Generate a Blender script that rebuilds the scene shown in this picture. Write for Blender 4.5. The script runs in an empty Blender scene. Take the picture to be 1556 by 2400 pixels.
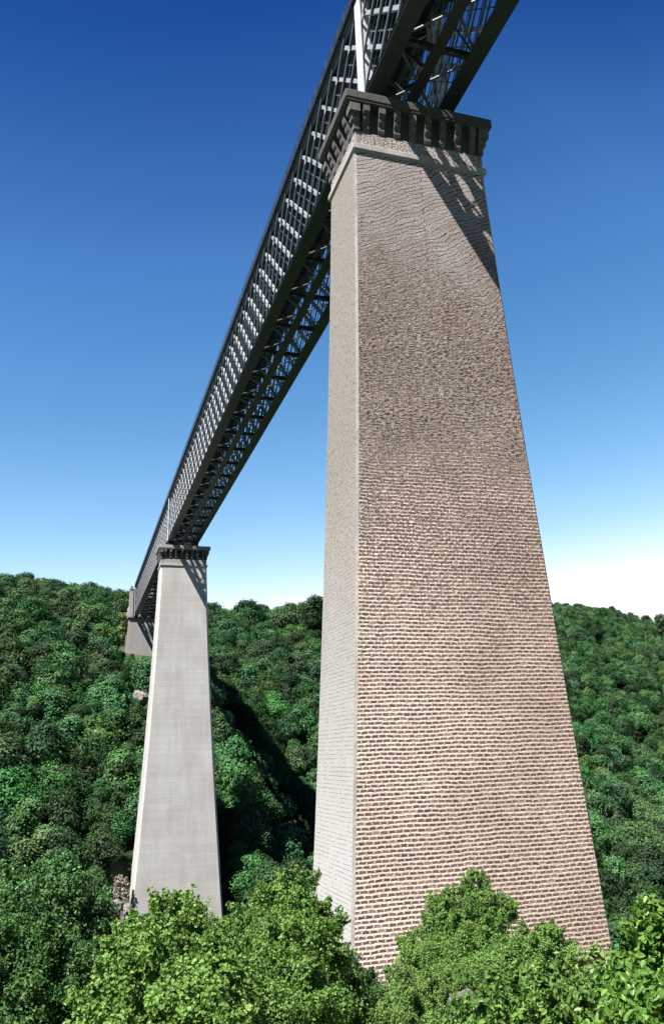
import bpy, bmesh, math, random
import numpy as np
from mathutils import Vector, Matrix
random.seed(7); RNG = np.random.default_rng(11)
D = bpy.data; SC = bpy.context.scene; COL = SC.collection
R = math.radians

HAZE = 0
# ------------------------------------------------------------------ camera
CP = np.array([-23.5751, -50.9211, -49.0762])
YAW, PIT, ROL, FOC = R(17.7737), R(16.5805), R(-1.8538), 1885.96      # focal in px of a 2400 px high frame
fw = np.array([math.sin(YAW)*math.cos(PIT), math.cos(YAW)*math.cos(PIT), math.sin(PIT)])
r0 = np.array([math.cos(YAW), -math.sin(YAW), 0.]); u0 = np.cross(r0, fw)
rt = r0*math.cos(ROL)+u0*math.sin(ROL); up = -r0*math.sin(ROL)+u0*math.cos(ROL)
cd = D.cameras.new('camera'); cam = D.objects.new('camera', cd); COL.objects.link(cam)
cam.matrix_world = Matrix(((rt[0], up[0], -fw[0], CP[0]), (rt[1], up[1], -fw[1], CP[1]), (rt[2], up[2], -fw[2], CP[2]), (0, 0, 0, 1)))
cd.sensor_fit = 'VERTICAL'; cd.sensor_height = 24.0; cd.lens = FOC/2400*24.0
cd.clip_start = 0.1; cd.clip_end = 12000
SC.camera = cam
def at(px, py, dist):
    d = fw*FOC+rt*(px-778)-up*(py-1200); return CP+d/np.linalg.norm(d)*dist
def proj(P):
    P = np.atleast_2d(P)-CP; z = P@fw
    return 778+FOC*(P@rt)/z, 1200-FOC*(P@up)/z, z

# ------------------------------------------------------------------ helpers
def link(name, me, mat, parent=None):
    o = D.objects.new(name, me); COL.objects.link(o)
    if mat is not None:
        for m in (mat if isinstance(mat, (list, tuple)) else [mat]): me.materials.append(m)
    if parent is not None: o.parent = parent
    return o
def empty(name, loc, rz=0.):
    o = D.objects.new(name, None); COL.objects.link(o); o.location = loc; o.rotation_euler = (0, 0, rz)
    o.empty_display_size = 0.5; return o
def tag(o, label=None, cat=None, group=None, kind=None):
    if label: o['label'] = label
    if cat: o['category'] = cat
    if group: o['group'] = group
    if kind: o['kind'] = kind
    return o
class MB:                                   # collects shapes in world space
    def __init__(s): s.v = []; s.f = []
    def box(s, x0, x1, y0, y1, z0, z1):
        n = len(s.v)
        s.v += [(x0,y0,z0),(x1,y0,z0),(x1,y1,z0),(x0,y1,z0),(x0,y0,z1),(x1,y0,z1),(x1,y1,z1),(x0,y1,z1)]
        s.f += [(n,n+3,n+2,n+1),(n+4,n+5,n+6,n+7),(n,n+1,n+5,n+4),(n+1,n+2,n+6,n+5),(n+2,n+3,n+7,n+6),(n+3,n,n+4,n+7)]
        return s
    def bar(s, a, b, w, d, ref=(1, 0, 0)):   # d measured along ref, w across it
        a = Vector(a); b = Vector(b); t = (b-a).normalized(); r = Vector(ref); r = (r-t*r.dot(t)).normalized(); q = t.cross(r)
        n = len(s.v)
        for p in (a, b):
            for i, j in ((-1,-1),(1,-1),(1,1),(-1,1)):
                s.v.append(tuple(p+r*(i*d/2)+q*(j*w/2)))
        s.f += [(n,n+1,n+2,n+3),(n+7,n+6,n+5,n+4),(n,n+4,n+5,n+1),(n+1,n+5,n+6,n+2),(n+2,n+6,n+7,n+3),(n+3,n+7,n+4,n)]
        return s
    def tube(s, pts, rad, k=8):
        n0 = len(s.v); P = [Vector(p) for p in pts]
        for i, p in enumerate(P):
            t = (P[min(i+1, len(P)-1)]-P[max(i-1, 0)]).normalized()
            a = t.orthogonal().normalized(); b = t.cross(a)
            for j in range(k):
                an = 2*math.pi*j/k; s.v.append(tuple(p+(a*math.cos(an)+b*math.sin(an))*rad[i]))
        for i in range(len(P)-1):
            for j in range(k):
                s.f.append((n0+i*k+j, n0+i*k+(j+1)%k, n0+(i+1)*k+(j+1)%k, n0+(i+1)*k+j))
        s.f.append(tuple(n0+j for j in reversed(range(k)))); s.f.append(tuple(n0+(len(P)-1)*k+j for j in range(k)))
        return s
    def ball(s, c, r, k=10, m=7):
        pts = [(c[0], c[1], c[2]-r*math.cos(math.pi*i/m)) for i in range(m+1)]
        return s.tube(pts, [max(r*math.sin(math.pi*i/m), 0.004) for i in range(m+1)], k)
    def build(s, name, mat, parent=None, origin=(0, 0, 0), bevel=0, smooth=False):
        me = D.meshes.new(name)
        o = Vector(origin)
        me.from_pydata([tuple(Vector(v)-o) for v in s.v], [], s.f)
        ob = link(name, me, mat, parent)
        if smooth: me.shade_smooth()
        if bevel:
            m = ob.modifiers.new('bevel', 'BEVEL'); m.width = bevel; m.segments = 2; m.limit_method = 'ANGLE'
        return ob
def hsh(x, y):
    return (np.sin(x*.013+1.3)*np.cos(y*.017+.4)*3.0+np.sin(x*.041+y*.023)*1.3+np.sin(x*.071-y*.063+2.)*.8)
def H(x, y):
    x = np.asarray(x, float); y = np.asarray(y, float)
    yf = 88+.30*np.minimum(x, 0)*(x > -200)-60.*(x <= -200)+.62*np.maximum(x-20, 0)
    d = (y-yf)*np.where(x > 20, .86, 1.)
    rise = np.interp(d, [0, 20, 56, 112, 170, 215, 262, 330, 500, 3000], [0, 6, 27, 68, 95, 110, 120, 125, 124, 118])
    k = np.clip((x-40)/320., 0, 1); k = k*k*(3-2*k)
    rise = rise*(1+.42*k+.13*np.clip((x-300)/160, 0, 1)) + .13*np.clip(-x, 0, 160)*np.clip(d/240, 0, 1)+(11*np.exp(-((x-68)/40)**2)+5*np.exp(-((x-130)/40)**2)-3.*np.exp(-((x-430)/80)**2)+14*np.exp(-((x-610)/50)**2))*np.clip(d/240, 0, 1)
    ys = y+.25*np.maximum(x-12, 0)-.05*np.minimum(x+30, 0)
    near = np.interp(ys, [-3000, -400, -120, -56, -48, -30, -2, 8, 32, 78, 110], [-30, -38, -44, -50.6, -51.0, -56.5, -62.8, -66, -80, -106, -108])
    amp = np.clip((np.hypot(x+20, y+50)-70)/120, 0, 1)
    dp = np.clip(np.hypot(x, y-258)/40-.6, 0, 1)*np.clip(np.hypot(x, y-144)/30-.6, 0, 1)
    return near+rise+hsh(x, y)*amp*dp
def Hf(x, y): return float(H(x, y))

# ------------------------------------------------------------------ materials
def mat(name):
    m = D.materials.new(name); m.use_nodes = True; nt = m.node_tree; b = nt.nodes['Principled BSDF']; return m, nt, b
def N(nt, t, **kw):
    n = nt.nodes.new(t)
    for k, v in kw.items():
        if k in n.inputs.keys() if isinstance(k, str) else False: n.inputs[k].default_value = v
        else: setattr(n, k, v)
    return n
def inp(n, **kw):
    for k, v in kw.items(): n.inputs[k.replace('_', ' ')].default_value = v
    return n
def ramp(nt, fac, stops):
    r = nt.nodes.new('ShaderNodeValToRGB'); e = r.color_ramp.elements
    while len(e) < len(stops): e.new(.5)
    for i, (p, c) in enumerate(stops): e[i].position = p; e[i].color = (*c, 1)
    nt.links.new(fac, r.inputs[0]); return r.outputs[0]
def mixc(nt, fac, a, b, mode='MIX'):
    m = nt.nodes.new('ShaderNodeMix'); m.data_type = 'RGBA'; m.blend_type = mode
    for s, v in ((0, fac), (6, a), (7, b)):
        if hasattr(v, 'is_output'): nt.links.new(v, m.inputs[s])
        else: m.inputs[s].default_value = v if s == 0 else (*v, 1)
    return m.outputs[2]
def math_(nt, op, a, b=None, clamp=False):
    m = nt.nodes.new('ShaderNodeMath'); m.operation = op; m.use_clamp = clamp
    for i, v in ((0, a), (1, b)):
        if v is None: continue
        if hasattr(v, 'is_output'): nt.links.new(v, m.inputs[i])
        else: m.inputs[i].default_value = v
    return m.outputs[0]
def noise(nt, vec, scale, detail=4, rough=.55):
    n = nt.nodes.new('ShaderNodeTexNoise'); n.inputs['Scale'].default_value = scale; n.inputs['Detail'].default_value = detail; n.inputs['Roughness'].default_value = rough
    if vec is not None: nt.links.new(vec, n.inputs['Vector'])
    return n
def bump(nt, b, hgt, strength, dist):
    n = nt.nodes.new('ShaderNodeBump'); n.inputs['Strength'].default_value = strength; n.inputs['Distance'].default_value = dist
    nt.links.new(hgt, n.inputs['Height']); nt.links.new(n.outputs[0], b.inputs['Normal']); return n
def objco(nt): return nt.nodes.new('ShaderNodeTexCoord').outputs['Object']
def geopos(nt): return nt.nodes.new('ShaderNodeNewGeometry').outputs['Position']

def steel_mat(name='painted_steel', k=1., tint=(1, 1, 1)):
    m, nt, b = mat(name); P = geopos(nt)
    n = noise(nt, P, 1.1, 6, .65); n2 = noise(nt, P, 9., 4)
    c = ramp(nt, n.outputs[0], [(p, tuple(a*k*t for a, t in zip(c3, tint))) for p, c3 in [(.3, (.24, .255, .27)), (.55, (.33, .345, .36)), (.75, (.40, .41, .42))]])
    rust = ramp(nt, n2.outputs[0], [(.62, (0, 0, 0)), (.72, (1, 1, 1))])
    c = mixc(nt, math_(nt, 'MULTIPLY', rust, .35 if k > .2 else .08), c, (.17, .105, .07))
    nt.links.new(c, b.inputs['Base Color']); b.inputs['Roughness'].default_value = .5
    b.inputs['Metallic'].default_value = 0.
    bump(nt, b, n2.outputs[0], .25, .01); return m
def masonry_mat():
    # coursed stone: thick pale joints round dark stones low down, thin dark wavering joints higher up; UV is in metres
    m, nt, b = mat('coursed_masonry'); uv = nt.nodes.new('ShaderNodeTexCoord').outputs['UV']
    sep = nt.nodes.new('ShaderNodeSeparateXYZ'); nt.links.new(uv, sep.inputs[0]); X, Z_ = sep.outputs[0], sep.outputs[1]
    def mrange(v, a, c, lo=0., hi=1., sm=True):
        n = nt.nodes.new('ShaderNodeMapRange'); n.interpolation_type = 'SMOOTHSTEP' if sm else 'LINEAR'
        for k_, q in ((1, a), (2, c), (3, lo), (4, hi)): n.inputs[k_].default_value = q
        nt.links.new(v, n.inputs[0]); return n.outputs[0]
    def mixf(f, a, c):
        n = nt.nodes.new('ShaderNodeMix')
        for k_, q in ((0, f), (2, a), (3, c)):
            if hasattr(q, 'is_output'): nt.links.new(q, n.inputs[k_])
            else: n.inputs[k_].default_value = q
        return n.outputs[0]
    n1 = noise(nt, uv, 1.9, 3); n2 = noise(nt, uv, .30, 3); n3 = noise(nt, uv, 5.5, 3, .6)
    zz = math_(nt, 'ADD', Z_, math_(nt, 'MULTIPLY', math_(nt, 'SUBTRACT', n2.outputs[0], .5), 16.))
    up_ = mrange(zz, -36, -25); top_ = mrange(zz, -20, -9)
    # the courses lean more and more towards the head
    lean = mrange(Z_, -34, -8, .0, .55)
    dz1 = math_(nt, 'MULTIPLY', math_(nt, 'SUBTRACT', n1.outputs[0], .5), mixf(up_, .12, .24))
    dz2 = math_(nt, 'MULTIPLY', math_(nt, 'SUBTRACT', n2.outputs[0], .5), mixf(up_, .25, 1.5))
    dz3 = math_(nt, 'MULTIPLY', math_(nt, 'SUBTRACT', n3.outputs[0], .5), .07)
    v = math_(nt, 'ADD', math_(nt, 'ADD', Z_, dz1), math_(nt, 'ADD', dz2, dz3)); v = math_(nt, 'SUBTRACT', v, math_(nt, 'MULTIPLY', X, lean))
    sp = nt.nodes.new('ShaderNodeSeparateXYZ'); nt.links.new(n1.outputs['Color'], sp.inputs[0])
    u = math_(nt, 'ADD', X, math_(nt, 'MULTIPLY', sp.outputs[1], .22))
    cb = nt.nodes.new('ShaderNodeCombineXYZ'); nt.links.new(u, cb.inputs[0]); nt.links.new(v, cb.inputs[1])
    def brick(wd, rw, ms, smooth):
        br = nt.nodes.new('ShaderNodeTexBrick'); nt.links.new(cb.outputs[0], br.inputs['Vector']); br.inputs['Scale'].default_value = 1.
        br.inputs['Brick Width'].default_value = wd; br.inputs['Row Height'].default_value = rw; br.inputs['Mortar Smooth'].default_value = smooth
        br.inputs['Mortar Size'].default_value = ms
        br.inputs['Color1'].default_value = (0, 0, 0, 1); br.inputs['Color2'].default_value = (1, 1, 1, 1); br.inputs['Mortar'].default_value = (.5, .5, .5, 1); return br
    b1 = brick(.47, .255, .070, .5); ug = noise(nt, uv, 8., 5, .7)
    tone = ramp(nt, b1.outputs['Color'], [(0, (.065, .042, .038)), (.3, (.13, .085, .072)), (.55, (.20, .135, .11)), (.8, (.27, .17, .135)), (1, (.50, .40, .34))])
    tone = mixc(nt, .38, tone, ramp(nt, ug.outputs[0], [(.3, (.05, .04, .035)), (.7, (.30, .23, .20))]))
    mort = ramp(nt, noise(nt, uv, 3.2, 5, .7).outputs[0], [(.25, (.52, .43, .37)), (.6, (.80, .69, .60))])
    mort = mixc(nt, mrange(X, 7., -8.), mort, (.92, .83, .75))
    # joints fade unevenly towards the middle height
    keep = math_(nt, 'SUBTRACT', 1., math_(nt, 'MULTIPLY', mrange(zz, -50, -34), mrange(n3.outputs[0], .42, .62)))
    bed = brick(400., .255, .080, .5)
    f1 = math_(nt, 'MULTIPLY', math_(nt, 'MAXIMUM', bed.outputs['Fac'], math_(nt, 'MULTIPLY', b1.outputs['Fac'], .62)), keep)
    low = mixc(nt, f1, tone, mort)
    st_ = nt.nodes.new('ShaderNodeMapping'); st_.inputs['Scale'].default_value = (.62, 2.1, 1); nt.links.new(cb.outputs[0], st_.inputs[0])
    b2 = brick(400., .36, .042, .7); b3 = brick(.62, .27, .045, .9)
    gr = ramp(nt, ug.outputs[0], [(.32, (.12, .10, .09)), (.47, (.38, .34, .315)), (.68, (.66, .61, .57))])
    gr = mixc(nt, .25, gr, mixc(nt, 1., gr, ramp(nt, b2.outputs['Color'], [(0, (.5, .45, .45)), (1, (1, 1, 1))]), 'MULTIPLY'))
    breaks = mrange(noise(nt, st_.outputs[0], 1.1, 3, .6).outputs[0], .38, .56)
    topc = mixc(nt, math_(nt, 'MULTIPLY', b2.outputs['Fac'], mixf(breaks, .12, 1.)), gr, (.035, .03, .03))
    fleck = math_(nt, 'MULTIPLY', math_(nt, 'SUBTRACT', 1., b3.outputs['Fac']), mrange(noise(nt, st_.outputs[0], 4.6, 4, .65).outputs[0], .48, .56))
    midc = mixc(nt, math_(nt, 'MULTIPLY', fleck, .95), mixc(nt, 1., gr, (1.0, .955, .935), 'MULTIPLY'), (.045, .030, .027))
    hi = mixc(nt, top_, midc, mixc(nt, 1., topc, (.98, 1.04, 1.12), 'MULTIPLY'))
    c = mixc(nt, up_, low, hi)
    big = noise(nt, uv, .14, 4, .6)
    c = mixc(nt, .9, c, ramp(nt, big.outputs[0], [(.36, (.86, .82, .82)), (.58, (1, 1, 1))]), 'MULTIPLY')
    nt.links.new(c, b.inputs['Base Color']); b.inputs['Roughness'].default_value = .92
    c = mixc(nt, 1., c, (1.0, .925, .865), 'MULTIPLY')
    nt.links.new(c, b.inputs['Base Color'])
    hl = math_(nt, 'ADD', math_(nt, 'MULTIPLY', b1.outputs['Fac'], .45), math_(nt, 'MULTIPLY', ug.outputs[0], .5))
    hm = math_(nt, 'ADD', math_(nt, 'MULTIPLY', fleck, -1.), math_(nt, 'MULTIPLY', ug.outputs[0], .9))
    ht = math_(nt, 'ADD', math_(nt, 'MULTIPLY', b2.outputs['Fac'], -1.6), math_(nt, 'MULTIPLY', ug.outputs[0], .7))
    bump(nt, b, mixf(up_, hl, mixf(top_, hm, ht)), 1., .10)
    return m
def sidewall_mat():
    m, nt, b = mat('pale_side_masonry'); uv = nt.nodes.new('ShaderNodeTexCoord').outputs['UV']
    wn = noise(nt, uv, 1.2, 3)
    s = nt.nodes.new('ShaderNodeVectorMath'); s.operation = 'SCALE'; nt.links.new(wn.outputs['Color'], s.inputs[0]); s.inputs['Scale'].default_value = .09
    a = nt.nodes.new('ShaderNodeVectorMath'); nt.links.new(uv, a.inputs[0]); nt.links.new(s.outputs[0], a.inputs[1])
    br = nt.nodes.new('ShaderNodeTexBrick'); nt.links.new(a.outputs[0], br.inputs['Vector']); br.inputs['Scale'].default_value = 1.
    br.inputs['Brick Width'].default_value = 7.; br.inputs['Row Height'].default_value = .255; br.inputs['Mortar Size'].default_value = .020; br.inputs['Mortar Smooth'].default_value = .3
    br.inputs['Color1'].default_value = (0, 0, 0, 1); br.inputs['Color2'].default_value = (1, 1, 1, 1)
    ug = noise(nt, uv, 9., 5, .75); lg = noise(nt, uv, .25, 3)
    c = ramp(nt, ug.outputs[0], [(.28, (.20, .18, .155)), (.42, (.40, .38, .355)), (.75, (.54, .53, .515))])
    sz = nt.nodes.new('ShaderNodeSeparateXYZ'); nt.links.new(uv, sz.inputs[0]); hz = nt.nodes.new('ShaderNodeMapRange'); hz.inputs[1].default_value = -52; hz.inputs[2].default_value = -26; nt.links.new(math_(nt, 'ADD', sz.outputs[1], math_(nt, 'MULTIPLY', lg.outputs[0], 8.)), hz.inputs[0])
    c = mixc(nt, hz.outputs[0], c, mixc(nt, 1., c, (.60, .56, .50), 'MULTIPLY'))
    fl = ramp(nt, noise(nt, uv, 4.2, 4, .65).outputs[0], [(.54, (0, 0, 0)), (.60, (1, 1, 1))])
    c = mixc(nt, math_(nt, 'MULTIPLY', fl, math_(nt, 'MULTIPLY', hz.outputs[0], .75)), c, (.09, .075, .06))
    j = math_(nt, 'MULTIPLY', br.outputs['Fac'], ramp(nt, noise(nt, uv, 1.3, 3).outputs[0], [(.42, (.05, .05, .05)), (.54, (.9, .9, .9))]))
    c = mixc(nt, j, c, (.13, .11, .10))
    nt.links.new(c, b.inputs['Base Color']); b.inputs['Roughness'].default_value = .9
    bump(nt, b, math_(nt, 'SUBTRACT', ug.outputs[0], j), .6, .03); return m
def ashlar_mat(name, c0, c1, row=.5, wid=1.1, joint=.35, uvn='UV', bs=.35):
    m, nt, b = mat(name); tc = nt.nodes.new('ShaderNodeTexCoord'); uv = tc.outputs[uvn]
    br = nt.nodes.new('ShaderNodeTexBrick'); nt.links.new(uv, br.inputs['Vector']); br.inputs['Scale'].default_value = 1.
    br.inputs['Brick Width'].default_value = wid; br.inputs['Row Height'].default_value = row; br.inputs['Mortar Size'].default_value = .02; br.inputs['Mortar Smooth'].default_value = .2
    br.inputs['Color1'].default_value = (.0, .0, .0, 1); br.inputs['Color2'].default_value = (1, 1, 1, 1)
    ug = noise(nt, uv, 5., 6, .75); lg = noise(nt, uv, .12, 5, .6)
    c = ramp(nt, ug.outputs[0], [(.25, c0), (.7, c1)])
    c = mixc(nt, math_(nt, 'MULTIPLY', br.outputs['Fac'], joint), c, (.10, .09, .08))
    c = mixc(nt, .07, c, mixc(nt, 1., c, br.outputs['Color'], 'MULTIPLY'))
    mp = nt.nodes.new('ShaderNodeMapping'); mp.inputs['Scale'].default_value = (.45, .05, 1); nt.links.new(uv, mp.inputs[0])
    st = noise(nt, mp.outputs[0], 1.4, 5, .65)
    c = mixc(nt, .55, c, ramp(nt, st.outputs[0], [(.35, (.80, .78, .76)), (.6, (1, 1, 1))]), 'MULTIPLY')
    c = mixc(nt, .7, c, ramp(nt, lg.outputs[0], [(.35, (.82, .78, .76)), (.6, (1, 1, 1))]), 'MULTIPLY')
    nt.links.new(c, b.inputs['Base Color']); b.inputs['Roughness'].default_value = .85
    bump(nt, b, math_(nt, 'SUBTRACT', ug.outputs[0], math_(nt, 'MULTIPLY', br.outputs['Fac'], 1.)), bs, .04); return m
def stone_mat(name, c0, c1, sc=4., bs=.5, dist=.04):
    c0 = tuple(q*.78 for q in c0); c1 = tuple(q*.78 for q in c1)
    m, nt, b = mat(name); P = geopos(nt); n = noise(nt, P, sc, 7, .7); n2 = noise(nt, P, .4, 3)
    c = ramp(nt, n.outputs[0], [(.3, c0), (.7, c1)]); c = mixc(nt, .6, c, ramp(nt, n2.outputs[0], [(.35, (.6, .58, .55)), (.6, (1, 1, 1))]), 'MULTIPLY')
    nt.links.new(c, b.inputs['Base Color']); b.inputs['Roughness'].default_value = .9; bump(nt, b, n.outputs[0], bs, dist); return m
def frieze_mat():
    m, nt, b = mat('rubble_frieze'); P = geopos(nt)
    v = nt.nodes.new('ShaderNodeTexVoronoi'); v.feature = 'DISTANCE_TO_EDGE'; v.inputs['Scale'].default_value = 3.4; nt.links.new(P, v.inputs['Vector'])
    n = noise(nt, P, 8., 5, .7)
    e = ramp(nt, v.outputs['Distance'], [(0, (0, 0, 0)), (.10, (1, 1, 1))])
    c = mixc(nt, e, (.10, .085, .08), ramp(nt, n.outputs[0], [(.35, (.3, .24, .22)), (.65, (.62, .54, .5))]))
    nt.links.new(c, b.inputs['Base Color']); b.inputs['Roughness'].default_value = .9
    bump(nt, b, math_(nt, 'ADD', e, n.outputs[0]), .9, .08); return m
def leaf_mat(name, dark, light, trans=.25, rough=.5, vary=.22, tcol=(.20, .34, .05), bark=False):
    m, nt, b = mat(name)
    at_ = nt.nodes.new('ShaderNodeAttribute'); at_.attribute_name = 'tone'
    oi = nt.nodes.new('ShaderNodeObjectInfo')
    c = ramp(nt, at_.outputs['Fac'], [(0, dark), (1, light)])
    hs = nt.nodes.new('ShaderNodeHueSaturation'); nt.links.new(c, hs.inputs['Color'])
    mr = nt.nodes.new('ShaderNodeMapRange'); mr.inputs[3].default_value = .5-vary*.10; mr.inputs[4].default_value = .5+vary*.06; nt.links.new(oi.outputs['Random'], mr.inputs[0]); nt.links.new(mr.outputs[0], hs.inputs['Hue'])
    r2 = math_(nt, 'FRACT', math_(nt, 'MULTIPLY', oi.outputs['Random'], 37.7))
    m2 = nt.nodes.new('ShaderNodeMapRange'); m2.inputs[3].default_value = 1-vary*1.4; m2.inputs[4].default_value = 1+vary*1.8; nt.links.new(r2, m2.inputs[0]); nt.links.new(m2.outputs[0], hs.inputs['Value'])
    r3 = math_(nt, 'FRACT', math_(nt, 'MULTIPLY', oi.outputs['Random'], 91.3))
    m3 = nt.nodes.new('ShaderNodeMapRange'); m3.inputs[3].default_value = 1-vary*.6; m3.inputs[4].default_value = 1.; nt.links.new(r3, m3.inputs[0]); nt.links.new(m3.outputs[0], hs.inputs['Saturation'])
    nt.links.new(hs.outputs[0], b.inputs['Base Color']); b.inputs['Roughness'].default_value = rough
    b.inputs['Specular IOR Level'].default_value = .2
    if trans:
        tr = nt.nodes.new('ShaderNodeBsdfTranslucent'); g = mixc(nt, .5, hs.outputs[0], tcol); nt.links.new(g, tr.inputs[0])
        mx = nt.nodes.new('ShaderNodeMixShader'); mx.inputs[0].default_value = trans
        nt.links.new(b.outputs[0], mx.inputs[1]); nt.links.new(tr.outputs[0], mx.inputs[2])
        nt.links.new(mx.outputs[0], nt.nodes['Material Output'].inputs[0])
    return m
M = dict(
 steel=steel_mat('grey_painted_steel', .33, (.8, .95, 1.05)), pale=steel_mat('sun_toned_steel', 1.05), sun_steel=steel_mat('bright_sun_toned_steel', 1.9), shade_steel=steel_mat('shade_toned_steel', .085, (.7, 1., 1.15)), masonry=masonry_mat(), side=sidewall_mat(),  # one grey paint in lighter and darker copies, sun and shade put into the colour
 ashlar=ashlar_mat('pale_granite_courses', (.38, .372, .352), (.66, .645, .615), .62, 60., .22, bs=.12),
 abut=ashlar_mat('abutment_masonry', (.27, .26, .245), (.38, .37, .35), .5, 3., .2),
 quoin=stone_mat('corner_stone', (.26, .24, .22), (.50, .47, .44), 5., .4),
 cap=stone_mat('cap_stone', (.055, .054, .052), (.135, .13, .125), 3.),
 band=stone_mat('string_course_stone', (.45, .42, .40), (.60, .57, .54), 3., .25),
 corbel=stone_mat('corbel_stone', (.075, .073, .07), (.24, .23, .22), 5.),  # darkened to carry the shade under the cap in its colour
 capp=stone_mat('pale_cap_stone', (.36, .34, .32), (.52, .50, .47), 3.), frieze=frieze_mat(),
 rock=stone_mat('rock_face', (.16, .145, .13), (.52, .48, .43), 1.6, 1., .4),
 bark=stone_mat('bark', (.05, .04, .03), (.14, .115, .09), 12., .6, .02),
 steeldark=stone_mat('dark_iron', (.03, .03, .035), (.07, .07, .075), 8., .2),
)
def ground_mat():
    m, nt, b = mat('hillside_soil'); P = geopos(nt); n = noise(nt, P, .6, 8, .7); n2 = noise(nt, P, 5., 6, .7)
    c = ramp(nt, n.outputs[0], [(.35, (.035, .05, .02)), (.55, (.05, .075, .03)), (.75, (.12, .105, .07))])
    c = mixc(nt, .5, c, mixc(nt, 1., c, ramp(nt, n2.outputs[0], [(.3, (.3, .3, .3)), (.7, (1.3, 1.3, 1.3))]), 'MULTIPLY'))
    nt.links.new(c, b.inputs['Base Color']); b.inputs['Roughness'].default_value = 1.; bump(nt, b, n2.outputs[0], .8, .1); return m

# ------------------------------------------------------------------ world, sun
SUN = Vector((-1., -.62, 1.83)).normalized()
elev = math.asin(SUN.z); azi = math.atan2(SUN.x, SUN.y)
w = D.worlds.new('World'); SC.world = w; w.use_nodes = True; nt = w.node_tree
bg = nt.nodes['Background']; sk = nt.nodes.new('ShaderNodeTexSky'); sk.sky_type = 'NISHITA'; sk.sun_disc = False
sk.sun_elevation = elev; sk.sun_rotation = azi % (2*math.pi); sk.altitude = 500; sk.air_density = 1.0; sk.dust_density = .6; sk.ozone_density = 2.2
gm = nt.nodes.new('ShaderNodeGamma'); gm.inputs[1].default_value = 1.0
hs = nt.nodes.new('ShaderNodeHueSaturation'); hs.inputs['Saturation'].default_value = 1.32
dr = nt.nodes.new('ShaderNodeTexCoord').outputs['Generated']; ds = nt.nodes.new('ShaderNodeSeparateXYZ'); nt.links.new(dr, ds.inputs[0])
tt = math_(nt, 'SUBTRACT', ds.outputs[2], math_(nt, 'MULTIPLY', ds.outputs[0], .12))
tt = math_(nt, 'ADD', tt, math_(nt, 'MULTIPLY', math_(nt, 'MAXIMUM', math_(nt, 'SUBTRACT', .6, ds.outputs[1]), 0.), .62))  # unseen sky behind the camera darkened to cut fill and deepen shadows
rp = ramp(nt, tt, [(.0, (1., .5, .3)), (.125, (1., .50, .32)), (.185, (.72, .44, .315)), (.25, (.58, .395, .30)), (.38, (.42, .33, .275)), (.53, (.335, .27, .265)), (.73, (.078, .110, .172)), (.92, (.025, .045, .085)), (1.3, (.02, .035, .07))])
sc = nt.nodes.new('ShaderNodeVectorMath'); sc.operation = 'SCALE'; sc.inputs['Scale'].default_value = 5.
ml = nt.nodes.new('ShaderNodeVectorMath'); ml.operation = 'MULTIPLY'
nt.links.new(sk.outputs[0], gm.inputs[0]); nt.links.new(gm.outputs[0], hs.inputs['Color']); nt.links.new(hs.outputs[0], ml.inputs[0]); nt.links.new(rp, sc.inputs[0]); nt.links.new(sc.outputs[0], ml.inputs[1]); nt.links.new(ml.outputs[0], bg.inputs[0]); bg.inputs[1].default_value = .064
ld = D.lights.new('sun', 'SUN'); ld.energy = 5.0; ld.angle = R(.5); ld.color = (1., .968, .925)
lo = D.objects.new('sun', ld); COL.objects.link(lo); lo.rotation_euler = (-SUN).to_track_quat('-Z', 'Y').to_euler()
SC.view_settings.view_transform = 'Standard'; SC.view_settings.look = 'None'; SC.view_settings.gamma = 1; SC.view_settings.exposure = 1.25

# ------------------------------------------------------------------ terrain
def terrain():
    s = np.linspace(-1, 1, 241); ax = np.sinh(s*4.2)/math.sinh(4.2)*4000
    X, Y = np.meshgrid(ax+10, ax+100, indexing='ij'); Z = H(X, Y)
    global GMIN, GMAX; GMIN = float(Z.min()); GMAX = float(Z.max())
    n = len(ax); V = np.stack([X, Y, Z], -1).reshape(-1, 3)
    i = np.arange(n-1); I, J = np.meshgrid(i, i, indexing='ij'); a = (I*n+J).ravel()
    F = np.stack([a, a+n, a+n+1, a+1], 1)
    me = D.meshes.new('ground'); me.from_pydata(V.tolist(), [], F.tolist()); me.shade_smooth()
    tag(link('ground', me, ground_mat()), kind='structure')
terrain()

# ------------------------------------------------------------------ piers
def sx(d): return 5.49+.0344*d+.0003*d*d
def sy(d): return 3.07+.0199*d
def shaft(name, parent, y0, zb, mats, cw):
    # mats: front/back, sides, chamfer
    zs = [-5.0-i*1.0 for i in range(int(-5-zb)+1)]+[zb]
    V = []; F = []; UV = []; MI = []
    for z in zs:
        d = -(z+4.89); a = sx(d); b = sy(d)
        V += [(-a+cw, -b, z), (a-cw, -b, z), (a, -b+cw, z), (a, b-cw, z), (a-cw, b, z), (-a+cw, b, z), (-a, b-cw, z), (-a, -b+cw, z)]
    for i in range(len(zs)-1):
        for k in range(8):
            p, q = i*8+k, i*8+(k+1) % 8; f = (p, q, q+8, p+8); f = f[::-1]; F.append(f)
            MI.append(2 if k % 2 else (0 if k in (0, 4) else 1))
            for v in f:
                x, y, z = V[v]; UV.append((x, z) if k in (0, 4) else ((y+40, z) if k in (2, 6) else (x+y, z)))
    F.append(tuple(range(8)));  MI.append(2); UV += [(0, 0)]*8
    n = (len(zs)-1)*8; F.append(tuple(n+k for k in reversed(range(8)))); MI.append(2); UV += [(0, 0)]*8
    me = D.meshes.new(name); me.from_pydata(V, [], F)
    uvl = me.uv_layers.new(name='UVMap'); uvl.data.foreach_set('uv', np.array(UV, float).ravel())
    me.polygons.foreach_set('material_index', MI)
    o = link(name, me, mats, parent); return o
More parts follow.
